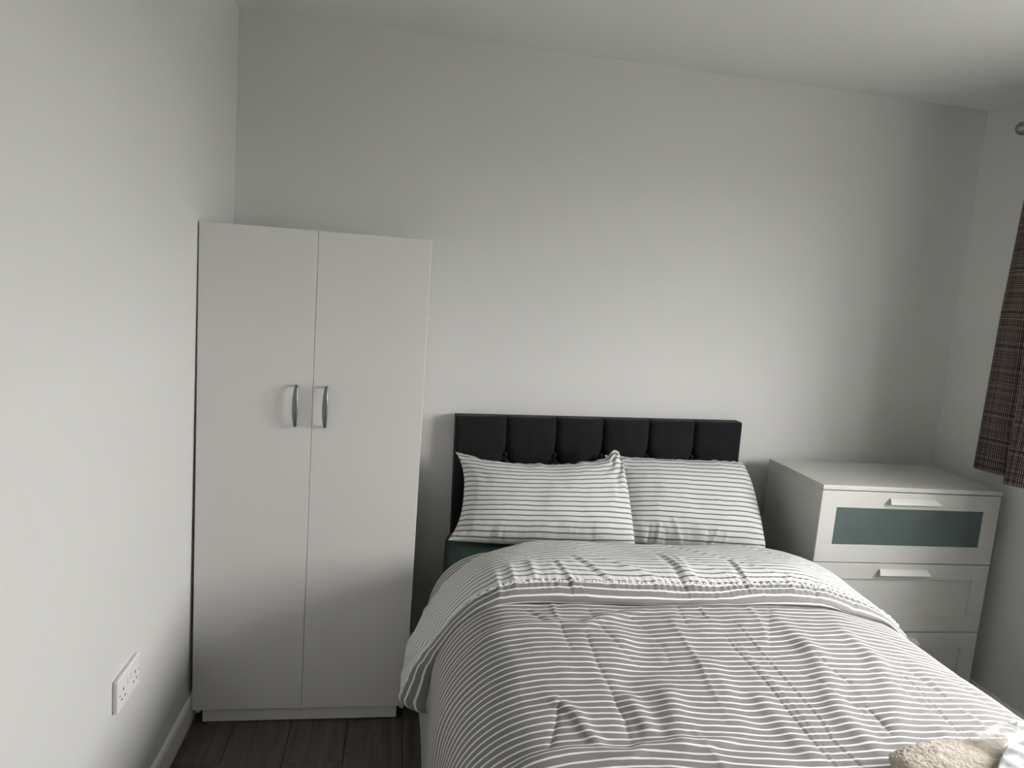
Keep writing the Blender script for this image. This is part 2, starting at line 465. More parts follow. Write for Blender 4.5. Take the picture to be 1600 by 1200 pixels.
# ================================================================== CHEST OF DRAWERS
CX0, CFY, CW, CH, CD = 2.2704, -0.4979, 0.780, 0.9503, 0.410
ch = empty('chest_of_drawers', (CX0 + CW / 2, CFY, 0.0), (0, 0, -0.0038))
tag(ch, 'white three-drawer chest with frosted glass top drawer in the right corner', 'chest of drawers')
hw = CW / 2
boxo('top_panel', (-hw, hw, 0.0, CD, CH - 0.018, CH), DWHITE, ch, 0.0015)
link('carcass', boxes_mesh('carcass', [(-hw + 0.002, -hw + 0.018, 0.021, CD, 0.0, CH - 0.0185), (hw - 0.018, hw - 0.002, 0.021, CD, 0.0, CH - 0.0185),
     (-hw + 0.018, hw - 0.018, CD - 0.006, CD, 0.04, CH - 0.0185), (-hw + 0.018, hw - 0.018, 0.03, 0.046, 0.002, 0.055),
     (-hw + 0.018, hw - 0.018, 0.021, CD - 0.01, 0.056, 0.070)], DWHITE, 0.001, 1), ch)
PIT = 0.2877
for k in range(3):
    zt = CH - 0.0218 - k * PIT - 0.0005; zl = zt - PIT + 0.0035
    dr = boxo('drawer', (-hw + 0.02, hw - 0.02, 0.0115, 0.0205, zl + 0.01, zt - 0.01), DWHITE, ch)
    x0, x1 = -hw + 0.002, hw - 0.002
    sw, rt, rb = 0.067, 0.065, 0.071
    for nm, b in (('rail', (x0, x1, 0.003, 0.0205, zt - rt, zt)), ('rail', (x0, x1, 0.003, 0.0205, zl, zl + rb)),
                  ('stile', (x0, x0 + sw, 0.003, 0.0205, zl + rb, zt - rt)), ('stile', (x1 - sw, x1, 0.003, 0.0205, zl + rb, zt - rt))):
        boxo(nm, b, DWHITE, dr, 0.0011, 2)
    if k == 0:
        g = boxo('glass_pane', (x0 + sw - 0.002, x1 - sw + 0.002, 0.0062, 0.0113, zl + rb - 0.002, zt - rt + 0.002), FROST, dr)
        g['label'] = 'dark green frosted glass pane'
    # lip handle: a bent sheet, flat on the rail, then sloping out and down
    hz = zt - 0.021; hl = 0.112
    pr = [(0.003, 0.0), (-0.001, 0.001), (-0.006, -0.003), (-0.0215, -0.0275), (-0.0225, -0.0315), (-0.0200, -0.0310), (-0.0190, -0.0275), (-0.0045, -0.0050), (0.003, -0.003)]
    V = []; n = len(pr)
    for sx, ins in ((-1, 1.0), (1, 1.0)):
        for (py, pz) in pr:
            tap = 0.010 * (1 - min(1.0, max(0.0, -pz / 0.0315)))
            V.append((sx * (hl - tap), py, hz + pz * 0.60))
    F = [tuple(range(n)), tuple(range(n, 2 * n))[::-1]] + [(i, n + i, n + (i + 1) % n, (i + 1) % n) for i in range(n)]
    h = link('handle', mesh('handle', V, F, DHAND), dr)
    h['label'] = 'white sloping metal lip handle'

# ================================================================== SOCKET
so = empty('wall_socket', (lw(-1.05), -1.05, 0.456))
tag(so, 'white double plug socket with two switches low on the left wall', 'socket')
SH, SWd = 0.088, 0.152
boxo('back_plate', (0.0003, 0.006, -SWd / 2 + 0.003, SWd / 2 - 0.003, 0.003, SH - 0.003), SOCK, so, 0.001)
boxo('face_plate', (0.006, 0.0145, -SWd / 2, SWd / 2, 0, SH), SOCK, so, 0.0035, 3)
for s in (-1, 1):
    cy = s * 0.041
    for (dy, z, w_, h_) in ((0, 0.050, 0.0045, 0.009), (-0.011, 0.028, 0.007, 0.0045), (0.011, 0.028, 0.007, 0.0045)):
        boxo('pin_hole', (0.0143, 0.01475, cy + dy - w_ / 2, cy + dy + w_ / 2, z - h_ / 2, z + h_ / 2), HOLE, so)
    boxo('switch', (0.0140, 0.0185, s * 0.011 - 0.0065, s * 0.011 + 0.0065, 0.050, 0.070), SOCK, so, 0.002)
    link('screw', mesh('screw', *tube([(0.0143, s * 0.066, SH / 2), (0.0150, s * 0.066, SH / 2)], [0.0028, 0.0028], 10), STEEL), so)

# ================================================================== BED
bed = empty('bed', (1.52, -1.05, 0.0))
tag(bed, 'bed frame with charcoal velvet buttoned headboard against the back wall', 'bed')
BX, BY = 1.52, -1.05
# base and legs (local coordinates about the empty)
boxo('base', (0.885 - BX, 2.195 - BX, -1.99 - BY, -0.095 - BY, 0.09, 0.352), VELVET, bed, 0.015, 3, True)
for sx in (0.96, 2.12):
    for sy in (-0.2, -1.9):
        V, F = tube([(sx - BX, sy - BY, 0.0), (sx - BX, sy - BY, 0.092)], [0.020, 0.026], 14)
        link('leg', mesh('leg', V, F, BLACK, True), bed)
# headboard: an upholstered height field, tilted a little in the plane of the wall
HW_, HH_ = 1.2375, 0.80
na, nb = 300, 190
a = np.linspace(0, HW_, na); b = np.linspace(0, HH_, nb)
A, Bv = np.meshgrid(a, b, indexing='ij')
seams = np.array([0.2129, 0.4207, 0.6222, 0.8224, 1.0268])
row = 0.158; step = 0.155
segs = [[(s, -0.02), (s, row)] for s in seams]
mids = [(seams[0] + 0 - 0.104)] + list((seams[1:] + seams[:-1]) / 2) + [seams[-1] + 0.104]
btn = [(s, row) for s in seams]
for r in range(4):
    up = seams if r % 2 == 0 else mids
    dn = mids if r % 2 == 0 else seams
    za, zb_ = row + r * step, row + (r + 1) * step
    for u in up:
        for d in dn:
            if abs(u - d) < 0.13: segs.append([(u, za), (d, zb_)])
    btn += [(d, zb_) for d in dn]
dist = np.full(A.shape, 1e9)
for sgm in segs:
    d, _, _ = polydist(A, Bv, sgm); dist = np.minimum(dist, d)
dep = 0.016 * (1 - np.exp(-dist / 0.009)) + 0.016 * np.sqrt(np.clip(dist / 0.10, 0, 1))
for (u, z) in btn:
    r2 = (A - u) ** 2 + (Bv - z) ** 2
    dep -= 0.016 * np.exp(-r2 / 0.022 ** 2)
e = np.minimum(np.minimum(A, HW_ - A), Bv)
R_ = 0.022
edge = np.clip(1 - e / R_, 0, 1); dep -= R_ * (1 - np.sqrt(np.clip(1 - edge ** 2, 0, 1)))
dep += 0.0012 * fbm(A * 14, Bv * 14, 3)
hbo_x, hbo_z, hroll = 0.8922, 1.0675, 0.026
cr_, sr_ = math.cos(hroll), math.sin(hroll)
def hbpt(a_, b_, y_):
    return (hbo_x + a_ * cr_ + b_ * sr_ - BX, y_ - BY, hbo_z + a_ * sr_ - b_ * cr_)
X_, Y_, Z_ = hbpt(A, Bv, -0.060 - dep)
V = np.stack([X_, Y_, Z_], -1).reshape(-1, 3)
F = [f[::-1] for f in grid_faces(na, nb)]
# back rim
ring = [(i, 0) for i in range(na)] + [(na - 1, j) for j in range(1, nb)] + [(i, nb - 1) for i in range(na - 2, -1, -1)] + [(0, j) for j in range(nb - 2, 0, -1)]
base_i = len(V); back = []
for (i, j) in ring: back.append(hbpt(a[i], b[j], -0.016))
V = np.vstack([V, np.array(back)]); n = len(ring)
for k in range(n):
    i0, i1 = ring[k], ring[(k + 1) % n]
    F.append((i0[0] * nb + i0[1], i1[0] * nb + i1[1], base_i + (k + 1) % n, base_i + k))
F.append(tuple(range(base_i, base_i + n)))
me = mesh('headboard', V, F, VELVET, True)
hb = link('headboard', me, bed)
hb['label'] = 'charcoal velvet headboard with six channel panels and deep buttoning'
for (u, z) in btn:
    if z > 0.62 or not (0.02 < u < HW_ - 0.02): continue
    c = hbpt(u, z, -0.060 - 0.004); V = []; F = []
    V, F = tube([(c[0], c[1] + 0.012, c[2]), (c[0], c[1], c[2]), (c[0], c[1] - 0.004, c[2]), (c[0], c[1] - 0.006, c[2])], [0.010, 0.010, 0.0075, 0.002], 12)
    link('button', mesh('button', V, F, VELVET, True), hb)

# mattress under a dark green fitted sheet
mt = boxo('mattress', (0.877, 2.205, -1.995, -0.105, 0.354, 0.608), GREEN, None, 0.045, 5, True)
tag(mt, 'mattress in a dark green fitted sheet under the striped bedding', 'mattress')

# ================================================================== DUVET
LP = catmull([(1.50, .680), (1.25, .682), (1.10, .681), (1.0, .677), (.95, .668), (.90, .645), (.855, .605), (.825, .555), (.809, .50), (.803, .44), (.799, .33), (.798, .2), (.80, .12)], 600)
RP = catmull([(1.50, .680), (1.70, .682), (1.85, .682), (1.94, .679), (2.03, .672), (2.12, .659), (2.18, .643), (2.235, .612), (2.275, .56), (2.30, .48), (2.31, .36), (2.315, .2), (2.315, .12)], 600)
def arcl(P): return np.concatenate([[0], np.cumsum(np.hypot(*np.diff(P, axis=0).T))])
LA, RA = arcl(LP), arcl(RP)
SALL = np.concatenate([-LA[::-1], RA[1:]]); PALL = np.vstack([LP[::-1], RP[1:]])
def prof(s):
    px = np.interp(s, SALL, PALL[:, 0]); pz = np.interp(s, SALL, PALL[:, 1])
    h = 0.004
    tx = np.interp(s + h, SALL, PALL[:, 0]) - np.interp(s - h, SALL, PALL[:, 0]); tz = np.interp(s + h, SALL, PALL[:, 1]) - np.interp(s - h, SALL, PALL[:, 1])
    l = np.hypot(tx, tz) + 1e-9
    return px, pz, -tz / l, tx / l            # x, z, normal x, normal z
def zlong(y): return 0.030 * np.clip((y + 1.48) / 0.52, 0, 1) ** 1.1 - 0.007 * np.exp(-((y + 1.015) / 0.06) ** 2) - 0.034 * sstep(-0.90, -0.60, y)

BODY_LINES = {'c1': [(1.636, -1.116), (1.637, -1.245), (1.636, -1.402), (1.636, -1.486), (1.631, -1.56), (1.614, -1.623), (1.626, -1.75)], 'c2': [(1.578, -1.168), (1.573, -1.244), (1.578, -1.358), (1.579, -1.459), (1.569, -1.619), (1.568, -1.75)], 'c3': [(1.498, -0.996), (1.481, -1.139)], 'c3b': [(1.559, -0.996), (1.553, -1.097)], 'c4': [(1.181, -1.149), (1.173, -1.315), (1.176, -1.417), (1.172, -1.488), (1.172, -1.545), (1.162, -1.606), (1.16, -1.634)], 'c5': [(1.052, -1.445), (1.016, -1.551), (0.986, -1.631)], 'c6': [(1.123, -0.98), (1.119, -1.117)], 'c6b': [(1.119, -1.117), (1.121, -1.266)], 'c6c': [(1.052, -1.053), (1.089, -1.124)], 't1': [(0.868, -1.166), (0.946, -1.149), (1.009, -1.139), (1.118, -1.124), (1.184, -1.139), (1.25, -1.098), (1.391, -1.043)], 't2': [(0.883, -1.648), (0.927, -1.65), (1.027, -1.639), (1.065, -1.64), (1.15, -1.652), (1.181, -1.639), (1.226, -1.637), (1.346, -1.63), (1.402, -1.617)], 'd1': [(1.03, -1.45), (1.051, -1.475), (1.071, -1.518), (1.08, -1.586), (1.097, -1.632)], 'b1': [(1.78, -1.22), (1.78, -1.296), (1.722, -1.449), (1.693, -1.526), (1.691, -1.581), (1.688, -1.70)], 'b1s': [(1.776, -1.296), (1.784, -1.382), (1.799, -1.423)], 'b2': [(1.53, -1.44), (1.53, -1.504), (1.532, -1.533), (1.531, -1.603), (1.541, -1.70)], 'c7': [(1.973, -1.352), (1.973, -1.43), (1.962, -1.516), (1.948, -1.583), (1.939, -1.631)], 'b3': [(1.96, -1.25), (1.897, -1.434), (1.838, -1.525), (1.757, -1.65)], 'c8': [(1.774, -1.503), (1.774, -1.565), (1.76, -1.622)], 'b4': [(1.936, -1.15), (1.936, -1.219), (1.938, -1.35)], 'b5': [(1.771, -1.06), (1.776, -1.176), (1.78, -1.289)], 'c9': [(1.794, -1.018), (1.661, -1.265)], 'b6': [(1.352, -1.10), (1.298, -1.305), (1.239, -1.405), (1.258, -1.483)], 'b7': [(1.311, -1.43), (1.258, -1.66)], 'b8': [(1.463, -1.28), (1.456, -1.41), (1.428, -1.60)], 'b9': [(1.209, -1.44), (1.215, -1.60)]}
BK = {'c1': ('s', .0011, .005), 'c2': ('s', .0012, .005), 'c3': ('g', .002, .005), 'c3b': ('g', .002, .005), 'c4': ('g', .0032, .007), 'c5': ('g', .0040, .005), 'c6': ('k', .004, .005),
      'c6b': ('g', .003, .005), 'c6c': ('s', .002, .014), 't1': ('r', .006, .016), 't2': ('r', .008, .016), 'd1': ('r', .007, .016), 'b1': ('r', .008, .030), 'b1s': ('g', .003, .006),
      'b2': ('r', .006, .028), 'c7': ('s', .0010, .005), 'b3': ('r', .0055, .032), 'c8': ('g', .004, .008), 'b4': ('r', .005, .025), 'b5': ('r', .005, .030), 'c9': ('g', .0015, .005),
      'b6': ('v', .006, .045), 'b7': ('r', .007, .028), 'b8': ('r', .005, .030), 'b9': ('r', .006, .020)}
BITEMS = [(BODY_LINES[k], *BK[k]) for k in BODY_LINES]
FLAP_LINES = {'f1': [(1.577, -0.628), (1.582, -0.754), (1.57, -0.888)], 'f2': [(1.622, -0.638), (1.602, -0.877)], 'f3': [(1.26, -0.684), (1.339, -0.875)], 'f4': [(1.194, -0.726), (1.213, -0.888)], 'f5': [(1.434, -0.776), (1.501, -0.855)], 'f6': [(1.797, -0.683), (1.767, -0.887)], 'f7': [(1.88, -0.655), (1.826, -0.75)], 'f8': [(2.032, -0.802), (1.962, -0.926)], 'f9': [(2.122, -0.887), (2.063, -0.976)], 'f10': [(1.045, -0.749), (1.049, -0.874)], 'f11': [(1.0, -0.777), (0.997, -0.908)], 'f12': [(1.35, -0.692), (1.431, -0.786)], 'f13': [(1.114, -0.719), (1.11, -0.848)], 'f14': [(1.952, -0.794), (1.902, -0.898)]}
FK = {'f1': ('s', .0035, .016), 'f2': ('r', .004, .012), 'f3': ('s', .0030, .014), 'f4': ('s', .0030, .012), 'f5': ('r', .004, .016), 'f6': ('s', .0030, .012), 'f7': ('g', .004, .006), 'f8': ('g', .005, .007),
      'f9': ('g', .006, .007), 'f10': ('r', .005, .012), 'f11': ('r', .004, .012), 'f12': ('r', .004, .016), 'f13': ('r', .005, .013), 'f14': ('r', .004, .012)}
FITEMS = [([(a_ - 0.03, b_ - 0.11) for a_, b_ in FLAP_LINES[k]], *FK[k]) for k in FLAP_LINES]

duvet = empty('duvet', (1.52, -1.2, 0.608))
tag(duvet, 'grey duvet with thin white stripes, top edge turned back to its white side', 'duvet')
OX, OY, OZ = 1.52, -1.2, 0.608
# --- body
S = np.linspace(-LA[-1], RA[-1], 540)
TT = np.concatenate([np.linspace(0, 1.30, 400), np.linspace(1.31, 1.95, 70)])
SS, TG = np.meshgrid(S, TT, indexing='ij')
YF = 1.44                                                      # where the foot roll begins
ang = np.clip((TG - YF) / 0.13, 0, math.pi / 2)
y = -0.56 - np.minimum(TG, YF) - 0.13 * np.sin(ang)
drop = 0.13 * (1 - np.cos(ang)) + np.maximum(TG - YF - 0.13 * math.pi / 2, 0)
px, pz, nx, nz = prof(SS)
top = np.clip(nz, 0, 1) ** 2
side = 1 - top
disp = creases(px, y, BITEMS) * top
disp += 0.0045 * fbm(px * 3.2, y * 3.2, 3) * top + 0.0016 * fbm(px * 11 + 3, y * 9, 3) * top
def ridged(u_, v_): return (1 - np.abs(vnoise(u_, v_))) ** 5
wrp = 0.35 * vnoise(px * 4, y * 4)
disp += top * sstep(1.0, 1.16, px) * (0.0030 * ridged(px * 6.5 + wrp + 2.2, y * 2.2 + px * 1.3) - 0.0022 * ridged(px * 9 + y * 2.0 + wrp, y * 3.4 + 7) + 0.0016 * ridged(px * 4 - y * 3 + wrp, y * 8 + 3))
disp += side * (0.010 * vnoise(y * 5.0 + 2, SS * 1.2) + 0.004 * vnoise(y * 14, SS * 3)) * sstep(0.0, 0.25, np.abs(SS) - 0.60)
disp += 0.006 * side * (np.abs(SS) > 0.5)
bz = np.maximum(pz + zlong(y) * top * (1 - sstep(1.95, 2.16, px)) - drop, 0.035)
V = np.stack([px + nx * disp - OX, y - OY, bz + nz * disp - OZ], -1).reshape(-1, 3)
vv = TG.copy()
d1, sg1, _ = polydist(px, y, BODY_LINES['t1']); tk = np.where(d1 < 0.2, np.exp(-((px - 1.08) / 0.25) ** 2), 0)
yt1 = np.interp(px.ravel(), *zip(*BODY_LINES['t1'])).reshape(px.shape)
yt2 = np.interp(px.ravel(), *zip(*BODY_LINES['t2'])).reshape(px.shape)
vv = vv + 0.022 * sstep(-0.012, 0.012, yt1 - y) * np.exp(-((px - 1.06) / 0.26) ** 2) + 0.026 * sstep(-0.012, 0.012, yt2 - y) * np.exp(-((px - 1.12) / 0.25) ** 2)
uv = np.stack([SS, vv], -1).reshape(-1, 2)
bo = link('duvet_body', mesh('duvet_body', V, grid_faces(*SS.shape), DUV_G, True, uv), duvet)
bo['label'] = 'grey side of the duvet with thin white stripes'
md = bo.modifiers.new('thick', 'SOLIDIFY'); md.thickness = 0.006; md.offset = -1

# --- turned-back flap
LOOP = catmull([(.10, .000), (.03, .005), (-.002, .022), (.018, .044), (.07, .060), (.14, .067), (.22, .065), (.30, .058), (.375, .048)], 60)
LOOP2 = catmull([(.375, .048), (.402, .042), (.420, .027), (.424, .011), (.408, .002), (.33, .000)], 26)
K1 = len(LOOP); LL = np.vstack([LOOP, LOOP2[1:]]); nl = len(LL)
la = arcl(LL)
sl0 = -np.interp(0.345, LP[::-1, 1], LA[::-1]); sr0 = np.interp(0.36, RP[::-1, 1], RA[::-1])
SF = np.linspace(sl0, sr0, 520)
def yback(s): return -0.520 - 0.09 * sstep(0.45, 0.85, s) - 0.17 * sstep(0.28, 0.74, -s)
def yfront(s): return -1.015 - 0.005 * sstep(0.45, 0.85, s) + 0.025 * sstep(0.45, 0.85, -s)
def flap_pt(s, dy, nn, extra=0.0):
    el = np.clip((s - sl0) / 0.045, 0, 1); er = np.clip((sr0 - s) / 0.07, 0, 1)
    k = np.sqrt(np.clip(1 - (1 - np.minimum(el, er)) ** 2, 0, 1))
    cen = 0.30
    dyy = cen + (dy - cen) * (0.70 + 0.30 * k)
    wob = 0.014 * vnoise(s * 2.3 + 9, s * 0 + 2.0) + 0.005 * vnoise(s * 7, s * 0 + 6.0)
    yv = yback(s) + wob * np.clip(dy / 0.36, 0, 1) + (yfront(s) - yback(s)) * dyy / 0.424
    px, pz, nx, nz = prof(s)
    tp = np.clip(nz, 0, 1) ** 2
    mm = 0.88 * (1 - 0.50 * np.exp(-((s + 0.66) / 0.15) ** 2))
    mm = mm * (1 - 0.40 * sstep(0.55, 0.80, s))
    nf = nn * mm + 0.048 * sstep(0.66, 0.93, -s) * np.clip(nn / 0.046, 0, 1) * (0.35 + 0.65 * np.clip(dy / 0.37, 0, 1))
    n_ = nf * (0.15 + 0.85 * k) + extra
    return px + nx * (n_ + 0.004), yv, pz + zlong(yv) * tp * (1 - sstep(1.95, 2.16, px)) + nz * (n_ + 0.004), px, nz
s2 = SF[:, None] * np.ones((1, nl)); dy2 = np.ones((len(SF), 1)) * LL[None, :, 0]; n2 = np.ones((len(SF), 1)) * LL[None, :, 1]
X0, Y0, Z0, PX, NZ = flap_pt(s2, dy2, n2)
topm = np.clip(n2 / 0.05, 0, 1)
ex = creases(X0, Y0, FITEMS) * topm * np.clip(NZ, 0, 1)
ex += (0.0026 * ridged(s2 * 7 + Y0 * 4.5 + 1.1, Y0 * 3.0) - 0.0020 * ridged(s2 * 9 + Y0 * 6, Y0 * 4 + 5) + 0.0032 * fbm(s2 * 4.5, Y0 * 4.5, 3) + 0.0012 * fbm(s2 * 14, Y0 * 12, 3)) * topm
arc = la[None, :] * np.ones_like(s2); da = np.abs(arc - la[K1 - 1])
gath = np.sin(s2 * 2 * math.pi / 0.021 + 3.0 * vnoise(s2 * 18, s2 * 0 + .5)) * (0.6 + 0.8 * vnoise(s2 * 9, s2 * 0 + 4.2))
ex += gath * np.exp(-da / 0.022) * (0.0014 + 0.0022 * sstep(0.15, 0.55, s2))
ex += 0.004 * np.sin(s2 * 40 + Y0 * 30 + 2 * vnoise(s2 * 7, Y0 * 7)) * sstep(0.45, 0.7, s2) * np.exp(-np.maximum(arc - la[K1 - 1], 0) / 0.2) * (arc > la[K1 - 1])
ex += (0.0045 * vnoise(s2 * 24 + Y0 * 16, Y0 * 8 - s2 * 5) + 0.003 * vnoise(s2 * 50 + Y0 * 30, Y0 * 14)) * sstep(0.55, 0.8, -s2) * topm
X0, Y0, Z0, _, _ = flap_pt(s2, dy2, n2, ex)
V = np.stack([X0 - OX, Y0 - OY, Z0 - OZ], -1).reshape(-1, 3)
ex_uv = np.clip((arc - la[K1 - 1]) / 0.02, 0, 1) * (0.010 * vnoise(s2 * 2.6 + 3, s2 * 0 + 8) + 0.004 * vnoise(s2 * 9, arc * 30))
uv = np.stack([s2, arc + ex_uv], -1).reshape(-1, 2)
F = grid_faces(len(SF), nl); fm = []
for i in range(len(SF) - 1):
    for j in range(nl - 1): fm.append(0 if j < K1 - 1 else 1)
F.append(tuple(range(nl))); fm.append(1)
F.append(tuple(range((len(SF) - 1) * nl, len(SF) * nl))[::-1]); fm.append(1)
fo = link('turned_back_flap', mesh('turned_back_flap', V, F, [DUV_W, DUV_G], True, uv, fm), duvet)
fo['label'] = 'turned-back duvet edge, white with thin grey stripes'
# --- puckered hem seam
Xh, Yh, Zh = X0[:, K1 - 1], Y0[:, K1 - 1], Z0[:, K1 - 1]
sd = np.linspace(SF[6], SF[-6], 1500)
hp = np.stack([np.interp(sd, SF, Xh), np.interp(sd, SF, Yh) - 0.001, np.interp(sd, SF, Zh)], -1)
rr = 0.0030 + 0.0016 * vnoise(sd * 210, sd * 0 + 1) + 0.0006 * np.sin(sd * 900)
hp[:, 2] += 0.0012 + 0.0012 * vnoise(sd * 160, sd * 0 + 7); hp[:, 1] += 0.0014 * vnoise(sd * 140, sd * 0 + 3)
V, F = tube(hp - np.array([OX, OY, OZ]), list(np.maximum(rr, 0.0015)), 7)
link('hem_seam', mesh('hem_seam', V, F, HEM, True), duvet)

# ================================================================== PILLOWS
def pillow(label, TL, TR, BR, BL, front, back, pin, wr, seed, gathers=(), cut=(0, 0, 0, 0), ear=0.0):
    TL, TR, BR, BL = map(np.array, (TL, TR, BR, BL))
    c = (TL + TR + BR + BL) / 4
    n = 150; m = 96
    u = np.sin(np.linspace(-1, 1, n) * math.pi / 2 * 0.96) / math.sin(math.pi / 2 * 0.96); v = np.sin(np.linspace(-1, 1, m) * math.pi / 2 * 0.96) / math.sin(math.pi / 2 * 0.96)
    U, Vv = np.meshgrid(u, v, indexing='ij')          # u: left..right, v: bottom..top
    def edge(P, Q, t): return P[None, None, :] * (1 - t[..., None]) + Q[None, None, :] * t[..., None]
    tu, tv = (U + 1) / 2, (Vv + 1) / 2
    P0 = edge(BL, BR, tu) * (1 - tv[..., None]) + edge(TL, TR, tu) * tv[..., None]
    ax = (TR - TL + BR - BL); ax /= np.linalg.norm(ax)
    up = (TL - BL + TR - BR); hgt = np.linalg.norm(up) / 2; up /= np.linalg.norm(up)
    nr = np.cross(ax, up); nr /= np.linalg.norm(nr)    # towards the viewer (-y, +z)
    if nr[1] > 0: nr = -nr
    pl_, pr_, pt_, pb_ = pin
    bellu = 1 - np.abs(U) ** 2.6; bellv = 1 - np.abs(Vv) ** 2.6
    P0 = P0 + ax * ((pl_ * bellv * (1 - tu) ** 2)[..., None]) - ax * ((pr_ * bellv * tu ** 2)[..., None])
    for (su, sv, c_) in ((-1, 1, cut[0]), (1, 1, cut[1]), (1, -1, cut[2]), (-1, -1, cut[3])):
        k_ = (np.clip(0.5 + 0.5 * su * U, 0, 1) * np.clip(0.5 + 0.5 * sv * Vv, 0, 1)) ** 7
        P0 = P0 - ax * ((su * c_ * k_)[..., None]) - up * ((sv * c_ * k_)[..., None])
    P0 = P0 - up * ((pt_ * bellu * tv ** 2)[..., None]) + up * ((pb_ * bellu * (1 - tv) ** 2)[..., None])
    jit = 0.0035 * vnoise(U * 12 + seed, U * 0 + seed) + 0.0020 * vnoise(U * 26 + seed, U * 0 + 3.0)
    P0 = P0 + up * ((jit * tv ** 6)[..., None])
    if gathers:
        eb = np.exp(-(((U * 0.345 - gathers[0][0] * 0.91) / 0.030) ** 2)) * tv ** 5
        P0 = P0 + up * ((ear * eb)[..., None]) + nr * ((ear * 0.8 * eb)[..., None])
    prof_ = (1 - np.abs(U) ** 3.2) ** 0.62 * (1 - np.abs(Vv) ** 3.0) ** 0.62
    wx, wz = U * 0.345, Vv * hgt / 2
    w = creases(wx, wz, wr)
    for gx, gz, amp, nn, fall in gathers:
        r = np.hypot(wx - gx, wz - gz); th = np.arctan2(wz - gz, wx - gx)
        w += amp * np.sin(th * nn + 2.0 * vnoise(r * 22 + seed, th * 2)) * np.exp(-r / fall) * np.clip(r / 0.02, 0, 1)
    w += (0.006 * fbm(wx * 5 + seed, wz * 6, 3) + 0.0016 * fbm(wx * 17 + seed, wz * 13, 3)) * np.clip(prof_ * 2.5, 0, 1)
    # pull wrinkles at the lower edge
    low = np.exp(-((Vv + 0.80) / 0.22) ** 2)
    w += low * 0.0035 * vnoise(wx * 34 + seed, Vv * 1.2 + seed) * (vnoise(wx * 7 + seed, wx * 0 + 2) > -0.1)
    fr = P0 + nr * ((front * prof_ * (1 - 0.12 * Vv) + w)[..., None])
    bk = P0 - nr * ((back * prof_)[..., None])
    Vt = np.vstack([fr.reshape(-1, 3), bk.reshape(-1, 3)]) 
    F = grid_faces(n, m) + [f[::-1] for f in grid_faces(n, m, n * m)]
    rim = [i * m for i in range(n)] + [(n - 1) * m + j for j in range(1, m)] + [i * m + m - 1 for i in range(n - 2, -1, -1)] + [j for j in range(m - 2, 0, -1)]
    for k in range(len(rim)):
        p, q = rim[k], rim[(k + 1) % len(rim)]
        F.append((p, q, q + n * m, p + n * m))
    uvv = np.stack([wx, wz], -1).reshape(-1, 2); uvv = np.vstack([uvv, uvv])
    base = np.array([c[0], c[1], Vt[:, 2].min()])
    me = mesh('pillow', Vt - base, F, PIL_W, True, uvv)
    bm = bmesh.new(); bm.from_mesh(me); bmesh.ops.remove_doubles(bm, verts=bm.verts, dist=0.00005); bmesh.ops.recalc_face_normals(bm, faces=bm.faces); bm.to_mesh(me); bm.free()
    o = link('pillow', me, None, base)
    tag(o, label, 'pillow', 'striped pillows at the headboard')
    return o
pillow('white pillow with thin grey stripes beside the wardrobe, overlapping the other pillow',
       (0.893, -0.150, 0.940), (1.556, -0.215, 0.982), (1.578, -0.410, 0.665), (0.872, -0.335, 0.640), 0.088, 0.035,
       (0.046, -0.004, 0.054, -0.010),
       [([(-.145, -.175), (-.150, -.125)], 'k', .0045, .004), ([(.10, -.175), (.093, -.12)], 'k', .0045, .004), ([(.118, -.175), (.112, -.13)], 'k', .0035, .004), ([(-.165, -.175), (-.168, -.14)], 'k', .003, .004),
        ([(.345, .175), (.30, .08), (.295, -.03)], 'v', .006, .012), ([(.345, .175), (.325, .06), (.33, -.06)], 'r', .005, .010),
        ([(-.34, .17), (-.25, .13), (-.14, .12)], 'v', .004, .016), ([(-.27, .17), (-.20, .15), (-.16, .165)], 'r', .005, .010), ([(.03, .175), (.0, .15), (-.05, .14)], 'r', .004, .009), ([(.08, .175), (.05, .14)], 'r', .004, .009)], 3.1,
       gathers=((.350, .180, .0110, 13, .075), (-.355, .185, .0045, 11, .05), (-.355, -.185, .0065, 13, .05)), cut=(0, 0.014, 0, 0), ear=0.020)
pillow('white pillow with thin grey stripes nearest the chest of drawers, tucked behind the other',
       (1.515, -0.125, 0.944), (2.122, -0.150, 0.955), (2.134, -0.385, 0.642), (1.530, -0.300, 0.640), 0.082, 0.035,
       (0.0, -0.010, 0.010, -0.010),
       [([(-.20, -.18), (-.195, -.12)], 'v', .004, .007), ([(-.16, -.18), (-.15, -.11)], 'r', .005, .009), ([(-.12, -.18), (-.125, -.13)], 'v', .005, .008), ([(-.05, -.18), (-.09, -.09)], 'r', .004, .009),
        ([(.06, -.18), (.068, -.12)], 'g', .006, .004), ([(.08, -.18), (.11, -.12)], 'r', .005, .008), ([(.14, -.18), (.15, -.13)], 'r', .004, .008),
        ([(.0, .18), (.06, .14)], 'v', .003, .010), ([(-.05, .18), (-.01, .15)], 'r', .003, .008)], 8.4,
       gathers=((-.30, .185, .005, 11, .06), (.355, .185, .004, 9, .05), (.355, -.185, .0055, 11, .05)), cut=(0, 0.016, 0.0, 0))

